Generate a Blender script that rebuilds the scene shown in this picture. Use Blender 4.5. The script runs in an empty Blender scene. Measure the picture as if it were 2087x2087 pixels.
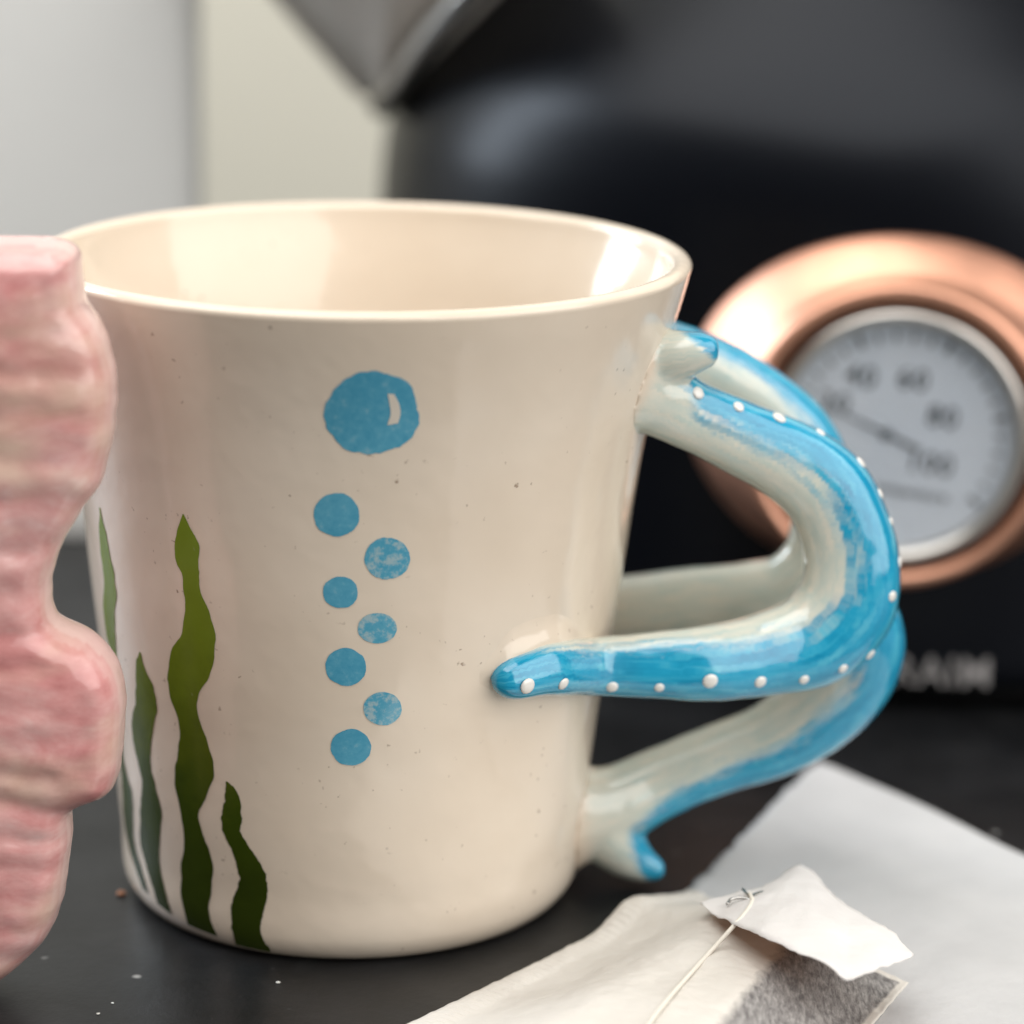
import bpy, bmesh, math, random
import numpy as np
from mathutils import Vector, noise

random.seed(7); rng = np.random.default_rng(7)
S = 0.01                                   # everything below is written in centimetres
scn = bpy.context.scene
col = scn.collection

# ------------------------------------------------------------------ camera
IMG = 2087.0; FPX = 6000.0
CO = np.array([0.0, -40.60, 16.33]); PITCH, YAW, ROLL = 0.2591, 0.0524, 0.0172
fw = np.array([math.sin(YAW)*math.cos(PITCH), math.cos(YAW)*math.cos(PITCH), -math.sin(PITCH)])
rt = np.array([math.cos(YAW), -math.sin(YAW), 0.0]); up = np.cross(rt, fw)
c_, s_ = math.cos(ROLL), math.sin(ROLL)
rt, up = c_*rt + s_*up, -s_*rt + c_*up
cd = bpy.data.cameras.new('camera'); cam = bpy.data.objects.new('camera', cd); col.objects.link(cam)
from mathutils import Matrix
M3 = Matrix(((rt[0], up[0], -fw[0]), (rt[1], up[1], -fw[1]), (rt[2], up[2], -fw[2])))
cam.matrix_world = Matrix.Translation(Vector(CO*S)) @ M3.to_4x4()
cd.sensor_width = 36; cd.sensor_height = 36; cd.lens = FPX/IMG*36
cd.clip_start = 0.02; cd.clip_end = 50
cd.dof.use_dof = True; cd.dof.focus_distance = 0.388; cd.dof.aperture_fstop = 9.5
scn.camera = cam

# ------------------------------------------------------------------ room light and lamps (an indoor picture: no sky, no sun)
w = bpy.data.worlds.new('World'); scn.world = w; w.use_nodes = True
w.node_tree.nodes['Background'].inputs['Color'].default_value = (0.80, 0.84, 0.90, 1)
w.node_tree.nodes['Background'].inputs['Strength'].default_value = 0.06
def area(name, loc, target, sx, sy, power, colr):
    l = bpy.data.lights.new(name, 'AREA'); l.shape = 'RECTANGLE'; l.size = sx*S; l.size_y = sy*S
    l.energy = power; l.color = colr
    o = bpy.data.objects.new(name, l); col.objects.link(o)
    o.location = Vector(loc)*S
    o.rotation_euler = (Vector(target)-Vector(loc)).to_track_quat('-Z', 'Y').to_euler()
    return o
area('window_light', (-80, 63, 47), (0, 8, 8), 60, 70, 13.0, (0.84, 0.92, 1.0))
area('ceiling_light', (-35, -22, 140), (0, 2, 2), 170, 120, 22.0, (1.0, 0.97, 0.93))
area('fill_light', (105, -85, 85), (0, 0, 4), 200, 170, 27.0, (1.0, 0.965, 0.925))  # added fill from the right front, stands for no actual lamp
vs = scn.view_settings
vs.view_transform = 'Standard'; vs.look = 'None'; vs.exposure = 0.20; vs.gamma = 1.0; vs.use_curve_mapping = False
scn.cycles.use_denoising = True

# ------------------------------------------------------------------ helpers
def ray(px, py):
    d = fw + rt*(px-IMG/2)/FPX - up*(py-IMG/2)/FPX
    return d/np.linalg.norm(d)
def at(px, py, Y):                         # point of the sight line in the upright plane y = Y
    d = ray(px, py); return CO + d*((Y-CO[1])/d[1])
def on_z(px, py, z):                       # ... in the level plane at height z
    d = ray(px, py); return CO + d*((z-CO[2])/d[2])
def proj(P):
    d = np.asarray(P)-CO; z = d@fw
    return np.stack([IMG/2+FPX*(d@rt)/z, IMG/2-FPX*(d@up)/z], -1)
origin = {}
def thing(name, label, cat, base, group=None):
    o = bpy.data.objects.new(name, None); col.objects.link(o)
    o.empty_display_size = 0.01
    o.location = Vector(base)*S; o['label'] = label; o['category'] = cat
    if group: o['group'] = group
    origin[o.name] = np.array(base, float)
    return o
def obj(name, V, F, mat, parent=None, smooth=True, uv=None, attr=None, auto=None):
    V = np.asarray(V, float)
    off = origin[parent.name] if parent else np.zeros(3)
    me = bpy.data.meshes.new(name)
    me.from_pydata([tuple(v) for v in (V-off)*S], [], [tuple(int(i) for i in f) for f in F])
    me.validate(); me.update()
    if smooth:
        for p in me.polygons: p.use_smooth = True
    if uv is not None:
        l = me.uv_layers.new(name='UVMap'); 
        for lp in me.loops: l.data[lp.index].uv = uv[lp.vertex_index]
    if attr:
        for k, a in attr.items():
            at_ = me.attributes.new(k, 'FLOAT', 'POINT')
            at_.data.foreach_set('value', np.asarray(a, np.float32))
    o = bpy.data.objects.new(name, me); col.objects.link(o)
    if mat: me.materials.append(mat)
    if parent: o.parent = parent
    origin[o.name] = off
    return o
def recalc(o):
    bm = bmesh.new(); bm.from_mesh(o.data); bmesh.ops.recalc_face_normals(bm, faces=bm.faces); bm.to_mesh(o.data); bm.free()
    return o
def bevel(o, wd, seg=3):
    m = o.modifiers.new('bevel', 'BEVEL'); m.width = wd*S; m.segments = seg; m.limit_method = 'ANGLE'; return o
def loft(rings, closed=True, cap=True):
    n = len(rings[0]); V = np.concatenate(rings); F = []
    for i in range(len(rings)-1):
        for j in range(n if closed else n-1):
            k = (j+1) % n
            F.append((i*n+j, i*n+k, (i+1)*n+k, (i+1)*n+j))
    if cap:
        F.append(tuple(range(n))[::-1]); F.append(tuple(range((len(rings)-1)*n, len(rings)*n)))
    return V, F
def smoothstep(a, b, x):
    t = np.clip((x-a)/(b-a), 0, 1); return t*t*(3-2*t)
def catmull(P, n):
    P = np.asarray(P, float)
    d = np.r_[0, np.cumsum(np.sqrt(np.linalg.norm(np.diff(P[:, :3], axis=0), axis=1)+1e-9))]
    t = np.linspace(0, d[-1], n)
    m = np.gradient(P, d, axis=0)
    i = np.clip(np.searchsorted(d, t, 'right')-1, 0, len(d)-2)
    h = (d[i+1]-d[i]); u = ((t-d[i])/h)[:, None]; h = h[:, None]
    return ((2*u**3-3*u**2+1)*P[i] + (u**3-2*u**2+u)*h*m[i] + (-2*u**3+3*u**2)*P[i+1] + (u**3-u**2)*h*m[i+1])
def nz(v, sc, seed=0.0):
    return noise.noise(Vector((v[0]*sc+seed, v[1]*sc+seed*1.7, v[2]*sc-seed)))
def box(name, x0, x1, y0, y1, z0, z1, mat, parent=None, bv=0.0):
    V = [(x, y, z) for x in (x0, x1) for y in (y0, y1) for z in (z0, z1)]
    F = [(0,1,3,2), (4,6,7,5), (0,4,5,1), (2,3,7,6), (0,2,6,4), (1,5,7,3)]
    o = obj(name, V, F, mat, parent, smooth=False)
    if bv: bevel(o, bv, 4)
    return o
def tube(path, rad, n=12):
    path = np.asarray(path, float); rad = np.broadcast_to(rad, len(path))
    T = np.gradient(path, axis=0); T /= np.linalg.norm(T, axis=1)[:, None]
    a = np.array([0.31, 0.2, 0.93]); rings = []
    for p, t, r in zip(path, T, rad):
        a = a - t*(a@t); a /= np.linalg.norm(a); b = np.cross(t, a)
        th = np.linspace(0, 2*np.pi, n, endpoint=False)
        rings.append(p + r*(np.cos(th)[:, None]*a + np.sin(th)[:, None]*b))
    return loft(rings)

# ------------------------------------------------------------------ materials
def mat(name, base=(0.5, 0.5, 0.5), rough=0.5, metal=0.0, spec=0.5, coat=0.0, coat_rough=0.05):
    m = bpy.data.materials.new(name); m.use_nodes = True
    b = m.node_tree.nodes['Principled BSDF']
    b.inputs['Base Color'].default_value = (*base, 1); b.inputs['Roughness'].default_value = rough
    b.inputs['Metallic'].default_value = metal; b.inputs['Specular IOR Level'].default_value = spec
    b.inputs['Coat Weight'].default_value = coat; b.inputs['Coat Roughness'].default_value = coat_rough
    return m, m.node_tree, b
def nd(nt, typ, **kw):
    n = nt.nodes.new(typ)
    for k, v in kw.items():
        if k in n.inputs: n.inputs[k].default_value = v
        else: setattr(n, k, v)
    return n
def tex(nt, scale, detail=4, rough=0.55, vec=None, dist=0.0):
    n = nd(nt, 'ShaderNodeTexNoise', Scale=scale, Detail=detail, Roughness=rough, Distortion=dist)
    if vec is None:
        tc = nd(nt, 'ShaderNodeTexCoord'); vec = tc.outputs['Object']
    nt.links.new(vec, n.inputs['Vector']); return n.outputs['Fac']
def ramp(nt, src, stops):
    r = nd(nt, 'ShaderNodeValToRGB'); e = r.color_ramp.elements
    while len(e) < len(stops): e.new(0.5)
    for k, (p, c) in enumerate(stops):
        e[k].position = p; e[k].color = (*c, 1) if not np.isscalar(c) else (c, c, c, 1)
    nt.links.new(src, r.inputs['Fac']); return r.outputs['Color']
def mixc(nt, fac, a, b, mode='MIX'):
    m = nd(nt, 'ShaderNodeMix', data_type='RGBA', blend_type=mode)
    for s, v in ((m.inputs[0], fac), (m.inputs[6], a), (m.inputs[7], b)):
        if hasattr(v, 'is_output'): nt.links.new(v, s)
        elif s.type == 'RGBA': s.default_value = (*v, 1)
        else: s.default_value = v
    return m.outputs[2]
def math_(nt, op, a, b=0.0, clamp=False):
    m = nd(nt, 'ShaderNodeMath', operation=op, use_clamp=clamp)
    for s, v in ((m.inputs[0], a), (m.inputs[1], b)):
        if hasattr(v, 'is_output'): nt.links.new(v, s)
        else: s.default_value = v
    return m.outputs[0]
def bump(nt, b, src, strength, dist):
    n = nd(nt, 'ShaderNodeBump', Strength=strength, Distance=dist)
    nt.links.new(src, n.inputs['Height']); nt.links.new(n.outputs[0], b.inputs['Normal'])
def attr(nt, name):
    return nd(nt, 'ShaderNodeAttribute', attribute_name=name).outputs['Fac']

def m_cream():
    m, nt, b = mat('cream_glaze', rough=0.13, coat=0.15, coat_rough=0.03)
    c = ramp(nt, tex(nt, 28, 3), [(0.3, (0.715, 0.61, 0.49)), (0.7, (0.785, 0.69, 0.575))])
    sp = ramp(nt, tex(nt, 900, 2, 0.5), [(0.70, 0.0), (0.76, 1.0)])
    sm = ramp(nt, tex(nt, 60, 2), [(0.45, 0.0), (0.62, 0.75)])
    c = mixc(nt, mixc(nt, 1.0, sp, sm, 'MULTIPLY'), c, (0.20, 0.12, 0.07))
    big = nd(nt, 'ShaderNodeTexVoronoi', Scale=130.0)
    tc = nd(nt, 'ShaderNodeTexCoord'); nt.links.new(tc.outputs['Object'], big.inputs['Vector'])
    dots = ramp(nt, big.outputs['Distance'], [(0.0, 1.0), (0.045, 0.0)])
    keep = ramp(nt, tex(nt, 75, 1), [(0.54, 0.0), (0.58, 1.0)])
    c = mixc(nt, mixc(nt, 1.0, dots, keep, 'MULTIPLY'), c, (0.09, 0.05, 0.03))
    nt.links.new(c, b.inputs['Base Color'])
    bump(nt, b, tex(nt, 38, 4, 0.6), 0.16, 0.003)
    return m
MAT_CREAM = m_cream()
def m_bubble(name, lo, hi, mott):
    m, nt, b = mat(name, rough=0.12, coat=0.5, coat_rough=0.04)
    n1 = tex(nt, 800, 4, 0.7); n2 = tex(nt, 60, 3)
    f = math_(nt, 'ADD', math_(nt, 'MULTIPLY', n1, 0.55), math_(nt, 'MULTIPLY', n2, 0.45))
    c = ramp(nt, f, [(0.40, hi), (0.62, lo)])
    f2 = ramp(nt, n1, [(0.58-mott*0.10, 0.0), (0.72-mott*0.10, 0.25+mott*0.5)])
    c = mixc(nt, f2, c, (0.42, 0.52, 0.53))
    nt.links.new(c, b.inputs['Base Color']); return m
MAT_BUB = [m_bubble('blue_underglaze_solid', (0.12, 0.40, 0.55), (0.065, 0.32, 0.48), 0.0),
           m_bubble('blue_underglaze_stamped', (0.14, 0.42, 0.56), (0.07, 0.335, 0.49), 1.0)]
def m_weed():
    m, nt, b = mat('green_underglaze', rough=0.20, spec=0.16)
    tc = nd(nt, 'ShaderNodeTexCoord'); sx = nd(nt, 'ShaderNodeSeparateXYZ'); nt.links.new(tc.outputs['Object'], sx.inputs[0])
    z = math_(nt, 'MULTIPLY', sx.outputs['Z'], 1/0.065)
    f = math_(nt, 'ADD', z, math_(nt, 'MULTIPLY', math_(nt, 'SUBTRACT', tex(nt, 130, 4, 0.65), 0.5), 0.35))
    c = ramp(nt, f, [(0.10, (0.026, 0.040, 0.004)), (0.32, (0.040, 0.064, 0.005)), (0.48, (0.085, 0.115, 0.007)), (0.70, (0.15, 0.21, 0.014)), (0.95, (0.18, 0.27, 0.02))])
    sp = ramp(nt, tex(nt, 500, 2), [(0.74, 0.0), (0.80, 0.5)])
    c = mixc(nt, sp, c, (0.30, 0.32, 0.15))
    nt.links.new(c, b.inputs['Base Color']); return m
MAT_WEED = m_weed()
def m_tentacle():
    m, nt, b = mat('tentacle_glaze', rough=0.10, coat=0.7, coat_rough=0.03)
    uvn = nd(nt, 'ShaderNodeUVMap'); mp = nd(nt, 'ShaderNodeMapping'); mp.inputs['Scale'].default_value = (1.5, 5.0, 1.0)
    nt.links.new(uvn.outputs[0], mp.inputs[0])
    brush = tex(nt, 2.2, 6, 0.68, mp.outputs[0]); brush2 = tex(nt, 2.6, 5, 0.6, mp.outputs[0], 0.5)
    p = attr(nt, 'paint')
    f = math_(nt, 'ADD', p, math_(nt, 'MULTIPLY', math_(nt, 'SUBTRACT', brush, 0.5), 0.75))
    pale = ramp(nt, tex(nt, 3.0, 4, 0.6, mp.outputs[0]), [(0.34, (0.52, 0.61, 0.56)), (0.66, (0.70, 0.685, 0.59))])
    blue = ramp(nt, brush2, [(0.32, (0.005, 0.235, 0.42)), (0.50, (0.018, 0.335, 0.54)), (0.70, (0.09, 0.46, 0.62))])
    c = mixc(nt, ramp(nt, f, [(0.36, 0.0), (0.62, 1.0)]), pale, blue)
    cr = attr(nt, 'cream')
    c = mixc(nt, cr, c, (0.70, 0.59, 0.47))
    nt.links.new(c, b.inputs['Base Color'])
    bump(nt, b, brush2, 0.06, 0.001)
    return m
MAT_TENT = m_tentacle()
MAT_CREAMW, nt, b = mat('pale_slip', (0.70, 0.64, 0.55), 0.15)
MAT_DOT, nt, b = mat('white_slip', (0.80, 0.78, 0.74), 0.15, coat=0.5)
def m_pink():
    m, nt, b = mat('pink_glaze', rough=0.22, coat=0.35, coat_rough=0.12)
    tc = nd(nt, 'ShaderNodeTexCoord'); mp = nd(nt, 'ShaderNodeMapping'); mp.inputs['Scale'].default_value = (0.55, 0.7, 1.0)
    mp.inputs['Rotation'].default_value = (0, 0.16, 0)
    nt.links.new(tc.outputs['Object'], mp.inputs[0])
    f = math_(nt, 'ADD', math_(nt, 'MULTIPLY', tex(nt, 95, 5, 0.6, mp.outputs[0], 0.8), 0.75), math_(nt, 'MULTIPLY', tex(nt, 420, 4, 0.7, mp.outputs[0]), 0.25))
    c = ramp(nt, f, [(0.30, (0.48, 0.17, 0.165)), (0.44, (0.62, 0.28, 0.27)), (0.55, (0.70, 0.39, 0.37)), (0.68, (0.78, 0.56, 0.535))])
    yl = ramp(nt, tex(nt, 75, 3, 0.5, mp.outputs[0]), [(0.50, 0.0), (0.68, 0.65)])
    c = mixc(nt, yl, c, (0.72, 0.58, 0.44))
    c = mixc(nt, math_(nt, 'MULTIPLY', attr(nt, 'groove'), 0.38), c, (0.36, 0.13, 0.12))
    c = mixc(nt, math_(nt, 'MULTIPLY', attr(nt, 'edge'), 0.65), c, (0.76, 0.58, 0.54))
    nt.links.new(c, b.inputs['Base Color'])
    bump(nt, b, tex(nt, 200, 4, 0.6, mp.outputs[0]), 0.14, 0.0015)
    return m
MAT_PINK = m_pink()
def m_counter():
    m, nt, b = mat('slate_laminate', rough=0.22, spec=0.42)
    c = ramp(nt, tex(nt, 60, 6, 0.7), [(0.35, (0.003, 0.0034, 0.004)), (0.65, (0.009, 0.0097, 0.011))])
    sp = ramp(nt, tex(nt, 700, 3, 0.6), [(0.70, 0.0), (0.78, 1.0)])
    c = mixc(nt, math_(nt, 'MULTIPLY', sp, 0.30), c, (0.25, 0.25, 0.25))
    v = nd(nt, 'ShaderNodeTexVoronoi', Scale=120.0); tc = nd(nt, 'ShaderNodeTexCoord'); nt.links.new(tc.outputs['Object'], v.inputs['Vector'])
    d = ramp(nt, v.outputs['Distance'], [(0.0, 1.0), (0.10, 0.0)])
    k = ramp(nt, tex(nt, 90, 1), [(0.58, 0.0), (0.62, 1.0)])
    c = mixc(nt, mixc(nt, 1.0, d, k, 'MULTIPLY'), c, (0.45, 0.45, 0.43))
    sm = ramp(nt, tex(nt, 16, 6, 0.7, None, 1.5), [(0.54, 0.0), (0.74, 0.07)]); c = mixc(nt, sm, c, (0.22, 0.23, 0.235))
    nt.links.new(c, b.inputs['Base Color'])
    r = ramp(nt, tex(nt, 40, 4), [(0.3, 0.36), (0.7, 0.48)]); nt.links.new(r, b.inputs['Roughness'])
    bump(nt, b, tex(nt, 500, 4, 0.7), 0.12, 0.0006)
    return m
MAT_COUNTER = m_counter()
def m_wall(name, a, c2):
    m, nt, b = mat(name, rough=0.6)
    nt.links.new(ramp(nt, tex(nt, 5, 3), [(0.3, a), (0.7, c2)]), b.inputs['Base Color'])
    bump(nt, b, tex(nt, 300, 3), 0.1, 0.001); return m
MAT_WALL = m_wall('cream_wall_paint', (0.83, 0.81, 0.70), (0.86, 0.84, 0.73))
MAT_PANEL = m_wall('pale_grey_enamel', (0.82, 0.84, 0.83), (0.85, 0.865, 0.85))
MAT_TRIM = m_wall('greenish_trim', (0.74, 0.75, 0.64), (0.78, 0.78, 0.67))
MAT_WHITE = m_wall('white_plinth', (0.75, 0.75, 0.73), (0.80, 0.80, 0.78))
MAT_KETTLE, nt, b = mat('black_satin_enamel', (0.0022, 0.0027, 0.0045), 0.33, spec=0.22); b.inputs['Specular Tint'].default_value = (0.84, 0.90, 1.0, 1)
bump(nt, b, tex(nt, 1200, 2), 0.05, 0.0004)
MAT_BASE, nt, b = mat('black_plastic', (0.003, 0.003, 0.0035), 0.5, spec=0.2)
MAT_COPPER, nt, b = mat('brushed_copper', (0.80, 0.43, 0.30), 0.30, metal=1.0)
nt.links.new(ramp(nt, tex(nt, 200, 3), [(0.3, 0.40), (0.7, 0.50)]), b.inputs['Roughness'])
MAT_STEEL, nt, b = mat('satin_steel', (0.60, 0.58, 0.55), 0.28, metal=1.0)
MAT_SPOUT, nt, b = mat('spout_steel', (0.84, 0.80, 0.75), 0.42, metal=0.1)
MAT_DIAL, nt, b = mat('dial_face', (0.5, 0.55, 0.6), 0.45)
nt.links.new(ramp(nt, tex(nt, 60, 3), [(0.3, (0.64, 0.71, 0.80)), (0.7, (0.68, 0.74, 0.82))]), b.inputs['Base Color'])
MAT_INK, nt, b = mat('dial_ink', (0.07, 0.08, 0.095), 0.5)
MAT_LETTER, nt, b = mat('grey_lettering', (0.30, 0.29, 0.29), 0.45)
MAT_GLASS, nt, b = mat('gauge_glass', (1, 1, 1), 0.02); b.inputs['Transmission Weight'].default_value = 1.0; b.inputs['IOR'].default_value = 1.2
def m_paper(name, a, c2, trans=0.0):
    m, nt, b = mat(name, rough=0.75, spec=0.2)
    c = ramp(nt, tex(nt, 90, 5, 0.6), [(0.3, a), (0.7, c2)])
    nt.links.new(c, b.inputs['Base Color'])
    bump(nt, b, tex(nt, 160, 5, 0.6), 0.35, 0.0012)
    return m, nt, b, c
MAT_PAPER = m_paper('sachet_paper', (0.50, 0.502, 0.507), (0.55, 0.551, 0.555))[0]
MAT_TAG = m_paper('tag_paper', (0.68, 0.655, 0.64), (0.74, 0.725, 0.71))[0]
MAT_TAGBACK = m_paper('tag_print', (0.50, 0.27, 0.17), (0.56, 0.33, 0.22))[0]
def m_bag():
    m, nt, b, c = m_paper('filter_paper', (0.64, 0.61, 0.56), (0.69, 0.66, 0.61))
    tc = nd(nt, 'ShaderNodeTexCoord'); mp = nd(nt, 'ShaderNodeMapping'); mp.inputs['Rotation'].default_value = (0, 0, -0.9); mp.inputs['Scale'].default_value = (1.0, 0.28, 1.0)
    nt.links.new(tc.outputs['Object'], mp.inputs[0])
    fib = tex(nt, 1500, 4, 0.7, mp.outputs[0], 0.3)
    tea = ramp(nt, fib, [(0.34, (0.14, 0.133, 0.132)), (0.50, (0.26, 0.25, 0.245)), (0.66, (0.40, 0.39, 0.375))])
    f = math_(nt, 'ADD', attr(nt, 'tea'), math_(nt, 'MULTIPLY', math_(nt, 'SUBTRACT', tex(nt, 260, 5, 0.75), 0.5), 0.6))
    c = mixc(nt, ramp(nt, f, [(0.38, 0.0), (0.70, 1.0)]), c, tea)
    sp = nd(nt, 'ShaderNodeTexVoronoi', Scale=110.0); nt.links.new(tc.outputs['Object'], sp.inputs['Vector'])
    d = ramp(nt, sp.outputs['Distance'], [(0.0, 1.0), (0.07, 0.0)]); k = ramp(nt, tex(nt, 120, 1), [(0.62, 0.0), (0.66, 1.0)])
    c = mixc(nt, mixc(nt, 1.0, d, k, 'MULTIPLY'), c, (0.22, 0.18, 0.14))
    nt.links.new(c, b.inputs['Base Color']); return m
MAT_BAG = m_bag()
MAT_STRING, nt, b = mat('cotton_string', (0.76, 0.72, 0.64), 0.85)
bump(nt, b, tex(nt, 900, 3), 0.4, 0.0005)
MAT_WIRE, nt, b = mat('staple_wire', (0.50, 0.49, 0.47), 0.3, metal=1.0)
MAT_CRUMB, nt, b = mat('crumb', (0.42, 0.20, 0.11), 0.8)
MAT_CRUMBW, nt, b = mat('white_crumb', (0.62, 0.62, 0.58), 0.7)

# ------------------------------------------------------------------ setting
o = box('countertop', -70, 60, -45, 46.7, -4, 0, MAT_COUNTER, bv=0.2); o['kind'] = 'structure'
o = box('wall', -45, 90, 47, 50, -60, 130, MAT_WALL); o['kind'] = 'structure'
pe = at(408, 250, 19.5)[0]
cab = thing('panel_board', 'pale grey upright panel on a white plinth behind mug and seahorse', 'panel', (-7, 19.8, 0))
box('panel', -10, pe, 19.0, 20.6, 0.75, 40, MAT_PANEL, cab, bv=0.5)
box('plinth', -9.7, pe-0.3, 18.8, 20.5, 0, 0.74, MAT_WHITE, cab, bv=0.1)

# ------------------------------------------------------------------ mug
H = 9.3
PZ = np.array([0.0, 0.2, 1.0, 1.7, 2.9, 4.0, 5.0, 5.9, 6.8, 7.7, 8.5, 9.0, 9.3])
PR = np.array([3.20, 3.28, 3.36, 3.43, 3.55, 3.70, 3.82, 3.92, 4.04, 4.20, 4.39, 4.52, 4.59])
def hermite(x, xs, ys):
    return catmull1(x, xs, ys)
def catmull1(x, xs, ys):
    x = np.atleast_1d(np.asarray(x, float)); xs = np.asarray(xs, float); ys = np.asarray(ys, float)
    m = np.gradient(ys, xs)
    i = np.clip(np.searchsorted(xs, x, 'right')-1, 0, len(xs)-2); h = xs[i+1]-xs[i]; u = np.clip((x-xs[i])/h, 0, 1)
    return (2*u**3-3*u**2+1)*ys[i]+(u**3-2*u**2+u)*h*m[i]+(-2*u**3+3*u**2)*ys[i+1]+(u**3-u**2)*h*m[i+1]
def mug_r(z): return catmull1(np.clip(z, 0, H), PZ, PR)
def mug_c(z): return -0.15*(1-np.clip(z, 0, H)/H)       # hand-thrown: leans a touch
def mug_pt(th, z, off=0.0):
    r = mug_r(z)+off
    return np.stack([mug_c(z)+r*np.cos(th), r*np.sin(th), np.asarray(z, float)+0*r], -1)
def mug_hit(px, py):                       # first crossing of a sight line with the outside of the mug -> (theta, z)
    d = ray(px, py); t = np.linspace(30, 44, 2800); P = CO+t[:, None]*d
    g = np.hypot(P[:, 0]-mug_c(P[:, 2]), P[:, 1])-mug_r(P[:, 2])
    k = np.where(g < 0)[0]; i = k[0] if len(k) else int(np.argmin(g))
    return math.atan2(P[i, 1], P[i, 0]-mug_c(P[i, 2])), float(P[i, 2])
mug = thing('mug', 'cream ceramic mug painted with seaweed and blue bubbles, with blue tentacle handle', 'mug', (-0.15, 0, 0))
zz = np.concatenate([np.linspace(0.28, H-0.12, 90)])
prof = [(0.0, 0.12), (2.5, 0.12), (2.75, 0.02), (3.02, 0.0), (3.16, 0.06), (3.24, 0.16)]
prof += [(float(mug_r(z)[0]), z) for z in zz]
rt_o = float(mug_r(H-0.12)[0])
for a in np.linspace(15, 165, 11):          # rolled lip
    prof.append((rt_o-0.13+0.145*math.cos(math.radians(a)), H-0.11+0.12*math.sin(math.radians(a))))
for z in np.linspace(H-0.14, 1.0, 60):
    prof.append((float(mug_r(z)[0])-0.27-0.06*smoothstep(9.2, 8.0, z), z))
prof += [(2.9, 0.72), (2.4, 0.6), (0.0, 0.58)]
N = 256; th = np.linspace(0, 2*np.pi, N, endpoint=False); rings = []
for r, z in prof:
    wob = 1.0
    rings.append(np.stack([mug_c(z)+r*wob*np.cos(th), r*wob*np.sin(th), np.full(N, z)], -1))
V, F = loft(rings, cap=False)
recalc(obj('body', V, F, MAT_CREAM, mug))

LIFT = 0.006
def decal_polar(name, cx, cy, rx, ry, m, seed, parent=mug, amp=0.05):
    t0, z0 = mug_hit(cx, cy); nr, na = 10, 72; V = [mug_pt(t0, z0, LIFT)[0]]; F = []
    for i in range(1, nr+1):
        for j in range(na):
            a = 2*math.pi*j/na
            k = 1+amp*nz((math.cos(a), math.sin(a), seed), 1.6)+amp*0.5*nz((math.cos(a), math.sin(a), seed), 6.0)
            h = mug_hit(cx+rx*k*math.cos(a)*i/nr, cy+ry*k*math.sin(a)*i/nr)
            V.append(mug_pt(*h, LIFT)[0])
    for j in range(na):
        F.append((0, 1+(j+1) % na, 1+j))
        for i in range(nr-1):
            p, q = 1+i*na, 1+(i+1)*na
            F.append((p+j, p+(j+1) % na, q+(j+1) % na, q+j))
    return recalc_out(obj(name, V, F, m, parent))
def recalc_out(o):                          # normals of a decal look away from the mug axis
    me = o.data; me.update()
    bad = sum(1 for p in me.polygons if (Vector(p.center)+Vector(origin[o.name]*S)).xy.dot(p.normal.xy) < 0)
    if bad > len(me.polygons)/2: me.flip_normals()
    return o
big = decal_polar('painted_bubble', 757, 841, 98, 84, MAT_BUB[0], 1.0, amp=0.10)
for i, (cx, cy, rx, ry, k) in enumerate([(686, 1049, 47, 44, 0), (789, 1138, 47, 42, 1), (694, 1207, 36, 32, 0), (769, 1280, 40, 31, 1),
                                         (705, 1359, 42, 38, 0), (780, 1444, 39, 34, 1), (715, 1523, 41, 37, 0)]):
    decal_polar('painted_bubble', cx, cy, rx, ry, MAT_BUB[k], 3.1*i+2)
def decal_poly(name, P, m, parent, lift):
    P = [mug_hit(*p) for p in P]; c = (sum(p[0] for p in P)/len(P), sum(p[1] for p in P)/len(P))
    V = [mug_pt(*c, lift)[0]]+[mug_pt(*p, lift)[0] for p in P]; n = len(P)
    return recalc_out(obj(name, V, [(0, 1+j, 1+(j+1) % n) for j in range(n)], m, parent))
Lc = [(790, 802), (793, 818), (796, 843), (789, 866)]; Rc = [(803, 803), (813, 822), (816, 843), (811, 862)]
lc = catmull([(x, y, 0) for x, y in Lc], 14)[:, :2]; rc = catmull([(x, y, 0) for x, y in Rc], 14)[:, :2]
rows = []
for a_, b_ in zip(lc, rc):
    rows.append(np.stack([mug_pt(*mug_hit(*(a_+(b_-a_)*u)), LIFT+0.005)[0] for u in np.linspace(0, 1, 5)]))
V, F = loft(rows, closed=False, cap=False); recalc_out(obj('bubble_highlight', V, F, MAT_CREAMW, big))

def weed(left, right, seed):
    A = np.array([mug_hit(*p) for p in left]); B = np.array([mug_hit(*p) for p in right])
    n = 110; rows = []
    la = catmull(np.c_[A, 0*A[:, :1]], n); lb = catmull(np.c_[B, 0*B[:, :1]], n)
    for i in range(n):
        a, b = la[i].copy(), lb[i].copy()
        j1 = 0.008*nz((i*0.25, seed, 0), 1.0)+0.0025*nz((i*0.9, seed, 5), 1.0); j2 = 0.008*nz((i*0.25, seed, 9), 1.0)+0.003*nz((i*0.9, seed, 3), 1.0)
        a[0] += j1; b[0] += j2
        row = []
        for k, u in enumerate((0, 0.02, 0.25, 0.5, 0.75, 0.98, 1)):
            t = a[0]+(b[0]-a[0])*u; z = max(0.10, a[1]+(b[1]-a[1])*u)
            row.append(mug_pt(t, z, LIFT)[0])
        rows.append(np.array(row))
    V, F = loft(rows, closed=False, cap=False)
    return recalc_out(obj('painted_seaweed', V, F, MAT_WEED, mug))
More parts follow.
